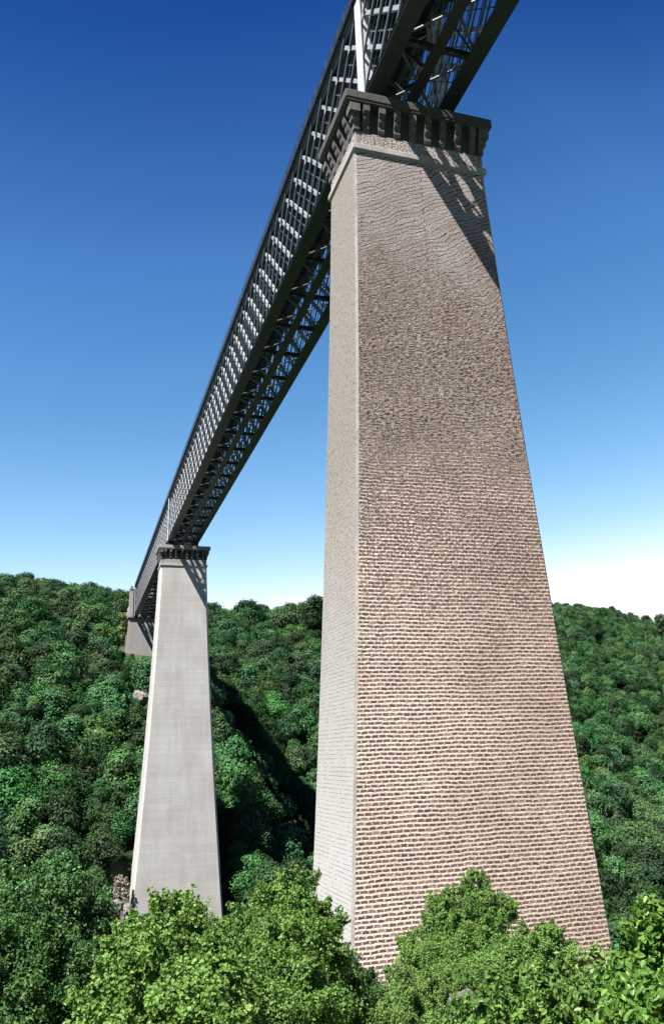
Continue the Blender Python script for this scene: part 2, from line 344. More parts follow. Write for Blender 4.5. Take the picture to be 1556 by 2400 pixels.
def boxuv(name, parent, b, m, bev=.03):
    mb = MB().box(*b); o = mb.build(name, m, parent, bevel=bev); me = o.data
    uvl = me.uv_layers.new(name='UVMap')
    for p in me.polygons:
        nx = abs(p.normal.x); nz = abs(p.normal.z)
        for li in p.loop_indices:
            v = me.vertices[me.loops[li].vertex_index].co
            uvl.data[li].uv = (v.x, v.y) if nz > .5 else ((v.y+40, v.z) if nx > .5 else (v.x, v.z))
    return o
CORB = [(-.985, .55), (-1.62, .55), (-1.82, .48), (-1.90, .34), (-2.25, .34), (-2.45, .27), (-2.54, .15), (-2.95, .15), (-3.18, .08), (-3.28, .0)]
def corbel_side(c, axis, sgn, base, wdt):
    mb = MB(); prof = [(-.985, -.3)]+CORB+[(-3.28, -.3)]
    n = len(prof)
    for s_ in (-1, 1):
        for z, o in prof:
            t = c+s_*wdt/2; q = sgn*(base+o)
            mb.v.append((t, q, z) if axis == 'y' else (q, t, z))
    for i in range(n):
        j = (i+1) % n; mb.f.append((i, j, n+j, n+i))
    mb.f.append(tuple(range(n))); mb.f.append(tuple(n+i for i in reversed(range(n))))
    return mb
def corbel_corner(cx, cy, w_=.3):
    mb = MB()
    for (z1, o1), (z0, o0) in zip(CORB[:-1], CORB[1:]):
        if z1-z0 < .01: continue
        o = max(o1, o0)
        fx = math.copysign(5.38+o, cx); fy = math.copysign(3.12+o, cy)
        ix = math.copysign(5.38-.30, cx); iy = math.copysign(3.12-.30, cy)
        mb.box(min(fx, ix), max(fx, ix), min(fy, iy), max(fy, iy), z0+.003, z1)
    return mb
def normals_out(o):
    bm = bmesh.new(); bm.from_mesh(o.data); bmesh.ops.recalc_face_normals(bm, faces=bm.faces); bm.to_mesh(o.data); bm.free()
def pier(y0, zb, shaft_mats, capm, label, cw):
    t = empty('stone_pier', (0, y0, 0)); tag(t, label, 'pier')
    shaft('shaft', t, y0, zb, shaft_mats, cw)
    boxuv('string_course', t, (-5.66, 5.66, -3.27, 3.27, -5.003, -4.50), M['band'], .06)
    boxuv('string_course', t, (-5.52, 5.52, -3.19, 3.19, -5.13, -5.006), M['band'], .02)
    boxuv('frieze', t, (-5.38, 5.38, -3.12, 3.12, -4.497, -3.30), M['frieze'] if capm is M['cap'] else M['capp'], .02); boxuv('corbel_table_wall', t, (-5.36, 5.36, -3.08, 3.08, -3.297, -.984), M['cap'], .02)  # wall between corbels painted dark to deepen the shadow of the recesses
    for sx_ in (-1, 1):
        for sy_ in (-1, 1):
            boxuv('corner_stone', t, *[(min(sx_*5.05, sx_*5.40), max(sx_*5.05, sx_*5.40), min(sy_*2.8, sy_*3.14), max(sy_*2.8, sy_*3.14), -4.496, -3.29)], M['quoin'], .01)
    for i in range(1, 9, 3): boxuv('frieze_pilaster', t, (-5.85+1.3*i+.6, -5.85+1.3*i+.7, -3.145, -3.0, -4.496, -3.29), M['quoin'], .005)
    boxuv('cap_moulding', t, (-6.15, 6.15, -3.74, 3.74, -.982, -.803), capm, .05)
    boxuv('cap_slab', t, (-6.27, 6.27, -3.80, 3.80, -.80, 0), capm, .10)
    for i in range(10):
        x = -5.85+1.3*i
        for s_ in (-1, 1):
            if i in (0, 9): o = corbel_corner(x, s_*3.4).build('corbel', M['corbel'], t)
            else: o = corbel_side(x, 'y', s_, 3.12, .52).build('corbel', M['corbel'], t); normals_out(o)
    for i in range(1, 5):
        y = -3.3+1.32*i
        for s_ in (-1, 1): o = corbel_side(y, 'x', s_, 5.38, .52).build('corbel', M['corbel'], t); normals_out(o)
    return t
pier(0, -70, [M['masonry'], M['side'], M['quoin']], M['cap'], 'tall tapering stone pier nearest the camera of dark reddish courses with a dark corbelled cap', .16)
pier(144, -100, [M['ashlar'], M['ashlar'], M['ashlar']], M['capp'], 'smooth pale grey stone pier standing farther off in the wooded valley', .45)

# abutment
def abutment():
    t = empty('bridge_abutment', (0, 258, -16)); tag(t, 'pale stone abutment at the wooded far end of the bridge', 'abutment')
    O = (0, 258, -16)
    def bx(n, b, m, bev=.05):
        o = boxuv(n, None, b, m, bev)
        for v in o.data.vertices: v.co -= Vector(O)
        o.parent = t; return o
    # front wall slightly battered
    V = [(-5.5, 0, 1.2), (7.0, 0, 1.2), (7.0, 16, 1.2), (-5.5, 16, 1.2), (-7.2, -1.6, -30), (9.0, -1.6, -30), (9.0, 18, -30), (-7.2, 18, -30)]
    V = [(x, y, z+16) for x, y, z in V]; F = [(3, 2, 1, 0), (4, 5, 6, 7), (0, 1, 5, 4), (1, 2, 6, 5), (2, 3, 7, 6), (3, 0, 4, 7)]
    F = [f[::-1] for f in F]
    me = D.meshes.new('wall'); me.from_pydata(V, [], F); uvl = me.uv_layers.new(name='UVMap')
    for p in me.polygons:
        for li in p.loop_indices:
            v = me.vertices[me.loops[li].vertex_index].co; uvl.data[li].uv = (v.x+v.y*(abs(p.normal.x) > .5), v.z)
    o = link('wall', me, M['abut'], t); normals_out(o)
    bx('bearing_shelf', (-5.9, 7.4, 257.4, 266, 1.203, 1.65), M['cap'])
    for a, b in ((-5.55, -4.25), (4.25, 5.55)):
        bx('tower', (a, b, 257.9, 262.5, 1.653, 12.2), M['abut']); bx('tower_cap', (a-.15, b+.15, 257.7, 262.7, 12.203, 12.75), M['capp'])
        bm_ = MB().tube([((a+b)/2, 259.2, 12.753), ((a+b)/2, 259.2, 13.0)], [.3, .2]).ball(((a+b)/2, 259.2, 13.35), .42)
        bm_.v = [(x, y-258, z+16) for x, y, z in bm_.v]; bm_.build('finial', M['steeldark'], t, smooth=True)
    bx('back_wall', (-4.24, 4.24, 259.2, 262, 1.653, 12.6), M['abut'])
abutment()

# ------------------------------------------------------------------ truss girder
ZB, ZT = 1.72, 12.75
Y0, Y1 = -72.0, 258.0
def truss():
    t = empty('railway_bridge', (0, 0, 0)); tag(t, 'long grey steel lattice girder railway bridge carried across the valley on the stone piers', 'bridge')
    S = M['steel']; PS = M['pale']; DS = M['shade_steel']  # PS coloured as sunlit steel, DS as steel in shade
    for s in (-1, 1):
        mb = MB()
        xs = sorted((s*3.85, s*2.45)); mb.box(xs[0], xs[1], Y0, Y1, ZB, ZB+.08)
        for xx in (3.60, 2.80): mb.box(*sorted((s*xx-.03, s*xx+.03)), Y0, Y1, ZB+.083, ZB+.62)
        mb.box(*sorted((s*3.82, s*3.63)), Y0, Y1, ZB+.50, ZB+.53)
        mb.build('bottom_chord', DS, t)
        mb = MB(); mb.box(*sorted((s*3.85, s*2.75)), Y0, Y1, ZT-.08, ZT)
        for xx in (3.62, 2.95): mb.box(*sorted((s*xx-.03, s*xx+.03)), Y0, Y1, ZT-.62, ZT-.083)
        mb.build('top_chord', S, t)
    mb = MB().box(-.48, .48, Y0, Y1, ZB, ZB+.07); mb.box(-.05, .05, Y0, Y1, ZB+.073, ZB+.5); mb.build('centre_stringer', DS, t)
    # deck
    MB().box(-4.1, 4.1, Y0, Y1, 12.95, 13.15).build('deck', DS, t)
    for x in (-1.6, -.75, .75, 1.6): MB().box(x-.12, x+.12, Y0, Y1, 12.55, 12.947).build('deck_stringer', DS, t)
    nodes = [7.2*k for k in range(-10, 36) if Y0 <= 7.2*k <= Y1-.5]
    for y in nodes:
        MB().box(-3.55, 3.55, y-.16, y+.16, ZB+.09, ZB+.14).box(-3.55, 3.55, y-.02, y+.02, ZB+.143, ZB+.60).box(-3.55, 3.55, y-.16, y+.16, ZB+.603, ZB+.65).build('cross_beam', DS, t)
    k = 0; mbf = MB()
    y = Y0
    while y <= Y1-.4:
        mbf.box(-3.5, 3.5, y-.10, y+.10, 12.2, 12.547)
        for s in (-1, 1): mbf.bar((s*3.6, y, 12.35), (s*4.05, y, 12.9), .08, .1, (0, 1, 0))
        y += 3.6
    tag(mbf.build('floor_beams', DS, t), kind='stuff')
    for i, y in enumerate(nodes[:-1]):
        for sg in (-1, 1):
            MB().bar((-3.2*sg, y+.2, ZB+.35+.11*sg), (3.2*sg, y+7.0, ZB+.35+.11*sg), .20, .09, (0, 0, 1)).build('lateral_brace', S, t)
    for y in nodes:            # sway frames: posts and crossed braces inside
        if abs(y) < .1 or abs(y-144) < .1: continue
        mb = MB()
        for sg in (-1, 1): mb.bar((-3.0*sg, y+.06*sg, 2.5), (3.0*sg, y+.06*sg, 12.1), .16, .07, (0, 1, 0))
        mb.box(-3.1, 3.1, y-.05, y+.05, 7.2, 7.36)
        mb.build('sway_frame', DS, t)
    # lattice diagonals: family A rises away from the camera, family B falls
    cA, cB = 2.3, .9; zl, zh = ZB+.42, ZT-.30
    def segs(c, sg):
        out = []
        for k in range(-30, 90):
            ya, yb = (3.6*k+c+zl, 3.6*k+c+zh) if sg > 0 else (3.6*k+c-zl, 3.6*k+c-zh)
            za, zb = zl, zh
            lo, hi = min(ya, yb), max(ya, yb)
            if lo > Y1 or hi < Y0: continue
            def clip(yy, zz):
                y2 = min(max(yy, Y0), Y1); return (y2, zz+(y2-yy)*sg)
            out.append((clip(ya, za), clip(yb, zb)))
        return out
    A_, B_ = segs(cA, 1), segs(cB, -1)
    items = []
    for s in (-1, 1):
        for a, b in A_: items.append((s, 0, a, b))
        for a, b in B_: items.append((s, 1, a, b))
    def seen(it):
        s, f, a, b = it; ym = (a[0]+b[0])/2
        if ym < -15: return 1e6-ym
        return (ym+60)*(1.0 if s < 0 else 2.2)
    items.sort(key=seen)
    restA = MB(); restB = MB()
    for i, (s, f, a, b) in enumerate(items):
        mb = MB() if i < 99 else (restB if f else restA)
        if f == 0:       # stout bars of two flats and a web
            x = s*3.40; mb.bar((x, *a), (x, *b), .34, .40)
        else:
            x = s*3.72; mb.bar((x, *a), (x, *b), .24, .14)
            x = s*3.06; mb.bar((x, *a), (x, *b), .22, .10)
        if i < 99: mb.build('lattice_bar', S if f else PS, t)
    nA = len(restA.v); restA.f_ = len(restA.f)
    for s in (-1, 1):          # slender secondary bars between the main ones
        for c_, sg in ((cA+1.8, 1), (cB+1.8, -1)):
            for a, b in segs(c_, sg): restB.bar((s*3.02, *a), (s*3.02, *b), .11, .07)
    restA.v += restB.v; restA.f += [tuple(q+nA for q in f_) for f_ in restB.f]
    lb = restA.build('lattice_bars', [PS, S], t); lb.data.polygons.foreach_set('material_index', [0]*restA.f_+[1]*len(restB.f)); tag(lb, kind='stuff')
    # gusset plates along the web
    g = MB(); rv = MB()
    for s in (-1, 1):
        for k in range(-60, 215): rv.box(*sorted((s*3.2, s*3.08)), 1.2*k-.05, 1.2*k+.05, ZB-.05, ZB-.003)
    tag(rv.build('rivet_heads', DS, t), kind='stuff')
    for s in (-1, 1):
        y = -20.
        for k in range(-6, 74):
            # A: y=z+2.3+3.6i ; B: y=-z+.9+3.6j -> crossings
            yc = 1.6+3.6*k; zc = None
            for zc in (9.7-.7-.0,):
                g.box(*sorted((s*3.80, s*3.83)), yc-.22, yc+.22, 9.5, 9.98)
    tag(g.build('gusset_plates', PS, t), kind='stuff')
    # posts and bearings over the piers
    for yc in (0., 144., 257.):
        for s in (-1, 1):
            y = yc-.9 if yc < 200 else yc
            mb = MB().box(*sorted((s*3.86, s*3.78)), y-.62, y+.62, ZB+.1, ZT-.1).box(*sorted((s*3.776, s*2.9)), y-.5, y-.42, ZB+.1, ZT-.1).box(*sorted((s*3.776, s*2.9)), y+.42, y+.5, ZB+.1, ZT-.1)
            mb.build('end_post', M['sun_steel'], t)  # post colour lightened to stand in for full sun
            zf = 0.003 if yc < 200 else 1.653
            if yc < 200:
                mb = MB().box(*sorted((s*2.3, s*3.95)), yc-1.0, yc+1.0, .003, .35).box(*sorted((s*2.6, s*3.7)), yc-.6, yc+.6, .353, 1.2)
                mb.tube([(s*2.55, yc, 1.43), (s*3.75, yc, 1.43)], [.28, .28], 14).build('bearing', M['steeldark'], t)
    # portal bracing at piers
    for yc in (0., 144.):
        mb = MB()
        for sg in (-1, 1): mb.bar((-3.0*sg, yc+.15*sg, 2.6), (3.0*sg, yc+.15*sg, 7.2), .35, .12, (0, 1, 0)).bar((-3.0*sg, yc+.15*sg, 7.4), (3.0*sg, yc+.15*sg, 12.), .35, .12, (0, 1, 0))
        mb.build('portal_frame', DS, t)
    # railing
    for s in (-1, 1):
        mb = MB(); x = s*4.02; y = Y0+.2
        while y < Y1:
            mb.box(x-.03, x+.03, y-.03, y+.03, 13.153, 14.25); y += 1.8
        for z in (13.45, 13.72, 13.98, 14.25): mb.box(x-.02, x+.02, Y0+.2, Y1-.2, z, z+.04)
        mb.build('railing', S, t)
    o = MB().bar((-4.1, -.4, 13.0), (-4.75, -.4, 13.1), .07, .07, (0, 0, 1)).tube([(-4.75, -.4, 13.0), (-4.75, -.4, 13.3)], [.05, .05]).ball((-4.75, -.4, 13.42), .17)
    o.build('lamp_bracket', S, t)
truss()

# ------------------------------------------------------------------ foliage
def leafmesh(name, C_, Nn, size, asp=.62, fold=.25, tone=None, quad=False, rng=RNG):
    n = len(C_); Nn = Nn/np.linalg.norm(Nn, axis=1, keepdims=True)
    rv = rng.normal(size=(n, 3)); rv[:, 2] -= .5                      # leaf tips hang a little
    T = rv-(rv*Nn).sum(1, keepdims=True)*Nn; T /= np.linalg.norm(T, axis=1, keepdims=True); B = np.cross(Nn, T)
    L = size[:, None]; W = L*asp
    if quad:
        V = np.stack([C_-T*L*.5, C_+B*W*.5+Nn*L*fold*.3, C_+T*L*.5, C_-B*W*.5+Nn*L*fold*.3], 1).reshape(-1, 3)
        F = np.arange(n*4); ls = np.arange(n)*4; lt = 4; nf = n; tn = tone
    else:
        u = Nn*L*fold
        pts = [C_-T*L*.5, C_-T*L*.18+B*W*.5+u*.5, C_+T*L*.22+B*W*.42+u*.4, C_+T*L*.5-Nn*L*.1, C_+T*L*.22-B*W*.42+u*.4, C_-T*L*.18-B*W*.5+u*.5]
        V = np.stack(pts, 1).reshape(-1, 3); b = np.arange(n)[:, None]*6
        F = np.concatenate([b+np.array([[0, 1, 2, 3]]), b+np.array([[0, 3, 4, 5]])], 1).ravel(); nf = n*2; ls = np.arange(nf)*4; tn = np.repeat(tone, 2)
    me = D.meshes.new(name); me.vertices.add(len(V)); me.vertices.foreach_set('co', V.astype(np.float32).ravel())
    me.loops.add(len(F)); me.loops.foreach_set('vertex_index', F.astype(np.int32))
    me.polygons.add(nf); me.polygons.foreach_set('loop_start', ls.astype(np.int32))
    at_ = me.attributes.new('tone', 'FLOAT', 'FACE'); at_.data.foreach_set('value', tn.astype(np.float32))
    me.update(calc_edges=True); return me
def shell(lobes, per, rng, up=.35, spread=.28, inner=.25, clump=0., jit=.65):
    C_ = []; Nn = []; Tn = []
    for (c, r, k) in lobes:
        n = int(per*k); d = rng.normal(size=(n, 3)); d /= np.linalg.norm(d, axis=1, keepdims=True)
        if clump:
            m = max(6, int(n/clump)); cd_ = rng.normal(size=(m, 3)); cd_ /= np.linalg.norm(cd_, axis=1, keepdims=True)
            d = cd_[rng.integers(0, m, n)]+rng.normal(size=(n, 3))*.20; d /= np.linalg.norm(d, axis=1, keepdims=True)
        q = rng.random(n); rad = np.where(q < inner, .35+.6*rng.random(n), 1-spread/2+spread*rng.random(n))
        C_.append(np.array(c)+d*np.array(r)*rad[:, None]); Nn.append(d+rng.normal(size=(n, 3))*jit+np.array([0, 0, up])); Tn.append(np.clip(.5+rng.normal(size=n)*.22+rng.normal()*.10, 0, 1))
    return np.concatenate(C_), np.concatenate(Nn), np.concatenate(Tn)
LEAFM = dict(
 forest=leaf_mat('forest_leaves', (.010, .044, .013), (.050, .158, .032), .12, .65, .42, (.05, .2, .03)),
 bright=leaf_mat('bright_leaves', (.040, .110, .020), (.20, .36, .075), .28, .45, .12),
 dark=leaf_mat('dark_leaves', (.018, .07, .019), (.07, .185, .046), .18, .5, .2),
 weed=leaf_mat('weed_leaves', (.075, .16, .03), (.25, .40, .10), .28, .5, .15),
 broad=leaf_mat('broad_leaves', (.05, .14, .022), (.21, .36, .07), .30, .32, .12),
 pale=leaf_mat('yellow_leaves', (.12, .19, .05), (.34, .42, .15), .25, .5, .1),
 dry=leaf_mat('dry_leaves', (.30, .24, .20), (.55, .46, .38), .15, .7, .1, (.3, .25, .15)),
)
# unit forest trees about 10 m high
def tree_mesh(seed, kind):
    rng = np.random.default_rng(seed); lobes = []
    hgt = 10.; rad = {'round': 4.2, 'tall': 3.1, 'broad': 5.0}[kind]
    n = {'round': 16, 'tall': 14, 'broad': 20}[kind]
    for i in range(n):
        a = rng.random()*6.283; q = math.sqrt(rng.random()); z = rng.random()
        rr = rad*.72*q*(1-.55*z); c = (rr*math.cos(a), rr*math.sin(a), 3.2+z*(hgt-4.4))
        s = rng.uniform(.8, 2.3)*(1.15-.35*z); lobes.append((c, (s*1.1*rng.uniform(.8, 1.25), s*1.1*rng.uniform(.8, 1.25), s*.9), s*s/2.4))
    lobes.append(((0, 0, hgt-2.), (1.5, 1.5, 1.4), 1.))
    C_, Nn, Tn = shell(lobes, 420, rng, .25, .55, .18, 11, .42)
    me = leafmesh('crown', C_, Nn, rng.uniform(.28, .56, len(C_)), .75, .3, Tn, True, rng)
    me.materials.append(LEAFM['forest'])
    tb = MB(); tb.tube([(0, 0, -1.5), (.1, 0, 2.5), (.0, .1, 5.5), (0, 0, 8.)], [.28, .2, .12, .04], 7)
    for i in range(5):
        c = lobes[i][0]; tb.tube([(0, 0, 2.2+i*.5), (c[0]*.5, c[1]*.5, 2.2+i*.5+(c[2]-2.2-i*.5)*.6), c], [.11, .07, .03], 5)
    tm = D.meshes.new('trunk'); tm.from_pydata(tb.v, [], tb.f); tm.materials.append(M['bark'])
    return me, tm
KINDS = ['round', 'broad', 'tall', 'round', 'broad', 'tall']
TM = [tree_mesh(40+i, k) for i, k in enumerate(KINDS)]
RADK = [4.6, 5.4, 3.6, 4.6, 5.4, 3.6]

# scatter candidates
def scatter():
    rng = np.random.default_rng(3); out = []; out_n = []
    def add(x0, x1, y0, y1, sp, smin, smax):
        nx = int((x1-x0)/sp); ny = int((y1-y0)/sp)
        for i in range(nx):
            for j in range(ny):
                x = x0+(i+rng.random())*sp; y = y0+(j+rng.random())*sp
                out.append((x, y, rng.uniform(smin, smax), rng.integers(0, 6), rng.random()*6.283))
    add(-110, 100, 22, 360, 5.6, .6, 1.6)
    add(100, 330, 60, 520, 7.6, .75, 1.9)
    add(330, 560, 180, 760, 10.5, 1.1, 1.7)
    add(100, 330, 520, 700, 10.5, 1.1, 1.7)
    out_n.append(len(out))
    add(-60, 20, 360, 420, 8.0, .8, 1.3)
    add(20, 100, 360, 460, 9.0, .8, 1.4)
    n0 = len(out); add(-110, 110, 14, 330, 4.3, .28, .46)
    return out, n0
T, NU = scatter()
P = np.array([(a[0], a[1]) for a in T]); Z = H(P[:, 0], P[:, 1]); S = np.array([a[2] for a in T])
K = np.array([a[3] for a in T]); ANG = np.array([a[4] for a in T])
rk = np.array(RADK)[K]*S
ctr = np.stack([P[:, 0], P[:, 1], Z+6*S], 1); px, py, dz = proj(ctr); rp = FOC*rk/np.maximum(dz, 1)
ok = (dz > 5) & (px > -150) & (px < 1700) & (py < 2650) & (py > 1200)
# keep footings clear
def clear(cx, cy, ax, ay): return (np.abs(P[:, 0]-cx) > ax+rk*.8) | (np.abs(P[:, 1]-cy) > ay+rk*.8)
# the slope just below the photographer and the strips where the footings are seen carry only low growth
top = Z+10.3*S
def hide(x0, x1, y0, y1, ymax):
    return (px+rp > x0) & (px-rp < x1) & (py-rp*1.15 < y1) & (py+rp > y0) & (P[:, 1] < ymax)
for it in range(5):
    bad = hide(285, 535, 1250, 2100, 140) | hide(296, 372, 1380, 1525, 256) | hide(262, 300, 2060, 2160, 136) | hide(330, 350, 1590, 1640, 215) | ~(clear(0, 144, 11.5, 8) & clear(0, 266, 9, 12) & clear(0, 0, 12, 9))
    S = np.where(bad, S*.7, S); rk = np.array(RADK)[K]*S
    ctr = np.stack([P[:, 0], P[:, 1], Z+6*S], 1); px, py, dz = proj(ctr); rp = FOC*rk/np.maximum(dz, 1)
ok = (dz > 5) & (px > -150) & (px < 1700) & (py < 2650) & (py > 1200) & clear(0, 144, 11.5, 8) & clear(0, 266, 9, 12) & clear(0, 0, 12, 9)
ok &= ~hide(285, 535, 1250, 2100, 140) & ~hide(296, 372, 1380, 1525, 256) & ~hide(262, 300, 2060, 2160, 136) & ~hide(330, 350, 1590, 1640, 215)
ok &= ~((P[:, 1] < 60) & (py-rp < 2070) & (px > 560) & (px < 830))
idx = np.where(ok)[0]
# visibility on a coarse raster
def visible(idx):
    W_, H_ = 195, 300; buf = -np.ones((H_, W_), int); order = idx[np.argsort(-dz[idx])]
    yy, xx = np.mgrid[0:H_, 0:W_]
    for i in order:
        cx, cy, r = px[i]/8, py[i]/8, max(rp[i]/8, .6)
        x0, x1, y0, y1 = int(max(cx-r, 0)), int(min(cx+r+2, W_)), int(max(cy-r, 0)), int(min(cy+r+2, H_))
        if x1 <= x0 or y1 <= y0: continue
        sub = (xx[y0:y1, x0:x1]-cx)**2+(yy[y0:y1, x0:x1]-cy)**2 <= r*r
        buf[y0:y1, x0:x1][sub] = i
    # near masonry hides what is behind
    for y in range(H_):
        py_ = y*8
        if py_ > 350: buf[y, int((778-(py_-400)*.027)/8):int((1130+(py_-400)*.172)/8)] = -1
        if py_ > 1280: buf[y, int((373-(py_-1320)*.092)/8):int((484+(py_-1320)*.05)/8)] = -1
    buf[int(2250/8):, :] = -1
    u, c = np.unique(buf[(buf >= 0) & (buf < NU)], return_counts=True); return dict(zip(u.tolist(), c.tolist()))
vis = visible(idx)
ranked = sorted(vis, key=lambda i: -vis[i])
SOLO = set(ranked[:270])
TG = 'deciduous trees covering the valley slopes'
LBL = {'round': 'rounded dark green deciduous tree in the dense wood on the valley slope', 'broad': 'broad spreading green deciduous tree in the dense wood on the valley slope', 'tall': 'narrow upright green deciduous tree in the dense wood on the valley slope'}
def put_tree(k, x, y, z, s, rz, label, group):
    e = empty('tree', (x, y, z), rz); e.scale = (s, s, s); tag(e, label, 'tree', group)
    c = D.objects.new('crown', TM[k][0]); COL.objects.link(c); c.parent = e
    t_ = D.objects.new('trunk', TM[k][1]); COL.objects.link(t_); t_.parent = e
    return e, c
SRC = {}
for i in sorted(SOLO):
    k = int(K[i]); e, c = put_tree(k, P[i, 0], P[i, 1], Z[i]-.3, S[i], ANG[i], LBL[KINDS[k]], TG)
    SRC.setdefault(k, c)
# the rest of the wood as one mass
rest = np.array([i for i in idx if i not in SOLO])
me = D.meshes.new('forest'); me.vertices.add(len(rest))
me.vertices.foreach_set('co', np.stack([P[rest, 0], P[rest, 1], Z[rest]-.4], 1).astype(np.float32).ravel())
for nm, arr, ty in (('sz', S[rest], 'FLOAT'), ('rot', ANG[rest], 'FLOAT'), ('kd', K[rest], 'INT')):
    a_ = me.attributes.new(nm, ty, 'POINT'); a_.data.foreach_set('value', arr.astype(np.float32 if ty == 'FLOAT' else np.int32))
me.update()
fo = link('forest', me, None); tag(fo, 'dense green deciduous wood filling the valley slopes as one mass behind the piers', 'forest', kind='stuff')
ng = D.node_groups.new('wood', 'GeometryNodeTree'); ng.interface.new_socket('Geometry', in_out='INPUT', socket_type='NodeSocketGeometry'); ng.interface.new_socket('Geometry', in_out='OUTPUT', socket_type='NodeSocketGeometry')
gi = ng.nodes.new('NodeGroupInput'); go = ng.nodes.new('NodeGroupOutput'); jn = ng.nodes.new('GeometryNodeJoinGeometry')
iop = ng.nodes.new('GeometryNodeInstanceOnPoints')
def named(nm, ty):
    n = ng.nodes.new('GeometryNodeInputNamedAttribute'); n.data_type = ty; n.inputs[0].default_value = nm; return n.outputs['Attribute']
cb = ng.nodes.new('ShaderNodeCombineXYZ'); ng.links.new(named('rot', 'FLOAT'), cb.inputs[2])
e2r = ng.nodes.new('FunctionNodeEulerToRotation'); ng.links.new(cb.outputs[0], e2r.inputs[0])
kd = named('kd', 'INT')
for k in sorted(SRC):
    io = ng.nodes.new('GeometryNodeInstanceOnPoints'); oi = ng.nodes.new('GeometryNodeObjectInfo'); oi.inputs['Object'].default_value = SRC[k]; oi.transform_space = 'ORIGINAL'
    oi.inputs['As Instance'].default_value = True
    cp = ng.nodes.new('FunctionNodeCompare'); cp.data_type = 'INT'; cp.operation = 'EQUAL'; ng.links.new(kd, cp.inputs[2]); cp.inputs[3].default_value = k
    ng.links.new(gi.outputs[0], io.inputs['Points']); ng.links.new(cp.outputs[0], io.inputs['Selection']); ng.links.new(oi.outputs['Geometry'], io.inputs['Instance'])
    ng.links.new(e2r.outputs[0], io.inputs['Rotation']); ng.links.new(named('sz', 'FLOAT'), io.inputs['Scale']); ng.links.new(io.outputs[0], jn.inputs[0])
ng.nodes.remove(iop); ng.links.new(jn.outputs[0], go.inputs[0])
fo.modifiers.new('wood', 'NODES').node_group = ng
print('trees', len(T), 'kept', len(idx), 'visible', len(vis), 'solo', len(SOLO), [vis[i] for i in ranked[::60]])

# ------------------------------------------------------------------ shrubs near the camera
LS = .68
def shrub(name, label, cat, px_lobes, dist, leafmat, size, per, asp=.62, group=None, seed=1, base=None, up=.35, fold=.25, clump=11., stems=True):
    """lobes: (px, py, radius px) on the photograph seen at the given distance -> real ellipsoids there, standing on the ground"""
    rng = np.random.default_rng(seed); k = FOC/dist; lobes = []; size = size*(LS if dist < 100 else 1)
    if dist < 30: px_lobes = [(a, b+20, r, c_) for a, b, r, c_ in px_lobes]
    xs = [at(a, b, dist*(1+(c_ or 0)))for a, b, r, c_ in px_lobes]
    bx = np.mean([p[0] for p in xs]); by = np.mean([p[1] for p in xs]); bz = Hf(bx, by)
    for (a, b, r, dd), p in zip(px_lobes, xs):
        rr = r/k; sub = 13
        for j in range(sub):
            o = rng.normal(size=3); o /= np.linalg.norm(o); q = rr*rng.uniform(.55, .85)
            lobes.append((p+o*q-np.array([bx, by, bz]), (rr*.34*rng.uniform(.6, 1.3),)*3, 1.))
        for j in range(9):          # sprigs standing out of the mass
            o = rng.normal(size=3)*.6; o[2] = abs(o[2])+.45; o /= np.linalg.norm(o)
            for q in (.85, 1.0, 1.14, 1.26): lobes.append((p+o*rr*q-np.array([bx, by, bz]), (rr*(.19-.10*(q-.85)/.41),)*3, .8))
        lobes.append((p-np.array([bx, by, bz]), (rr*.66,)*3, .9))
    e = empty(name, (bx, by, bz)); tag(e, label, cat, group)
    # leaf count by surface area
    tot = []
    for c, r, kk in lobes: tot.append(kk*4*math.pi*r[0]**2)
    lob = [(c, r, t_/(size*size*asp)*per) for (c, r, kk), t_ in zip(lobes, tot)]
    C_, Nn, Tn = shell(lob, 1., rng, up, .5, .15, clump)
    m_ = C_[:, 2] > -.1; C_, Nn, Tn = C_[m_], Nn[m_], Tn[m_]
    me = leafmesh('foliage', C_, Nn, size*rng.uniform(.5, 1.6, len(C_)), asp, fold, Tn, False, rng)
    link('foliage', me, leafmat, e)
    if stems:
        tb = MB()
        for (a, b, r, dd), p in zip(px_lobes, xs):
            q = p-np.array([bx, by, bz]); b0 = np.array([q[0]*.45, q[1]*.45, Hf(bx+q[0]*.45, by+q[1]*.45)-bz-.1])
            mid = b0*.5+q*.5+rng.normal(size=3)*.08*np.linalg.norm(q-b0)
            rr = max(.012, .012*np.linalg.norm(q-b0)); tb.tube([b0, mid, q], [rr*1.6, rr*1.1, rr*.4], 6)
        tb.build('stems', M['bark'], e)
    return e, len(C_)
NL = 0
def sh(*a, **k):
    global NL; e, n = shrub(*a, **k); NL += n; return e
B = LEAFM
sh('leafy_bush', 'bright green bush with rounded leaves in front of the foot of the pale far pier', 'bush',
   [(400, 2170, 75, 0), (330, 2230, 80, .02), (470, 2210, 70, -.03), (270, 2300, 75, 0), (390, 2320, 110, -.08), (500, 2330, 90, -.1), (225, 2370, 60, 0), (330, 2420, 110, -.1), (480, 2440, 110, -.15)], 13., B['bright'], .058, 1.1, .85, seed=2)
sh('leafy_bush', 'tall fresh green bush left of the near pier, reaching up its pale side', 'bush',
   [(690, 2110, 70, 0), (620, 2150, 70, .03), (740, 2180, 62, 0), (570, 2220, 65, 0), (660, 2250, 100, -.05), (760, 2270, 60, -.03), (590, 2330, 95, -.1), (700, 2370, 100, -.1), (800, 2340, 55, 0), (640, 2440, 110, -.12)], 15., B['bright'], .052, 1.1, .7, seed=3)
sh('thin_shrub', 'fine leaved dull green shrub low against the left corner of the near pier', 'shrub',
   [(800, 2260, 42, 0), (845, 2330, 50, 0), (790, 2370, 60, 0), (870, 2400, 60, 0), (770, 2440, 60, 0)], 20., B['dark'], .055, 1.1, .45, seed=4)
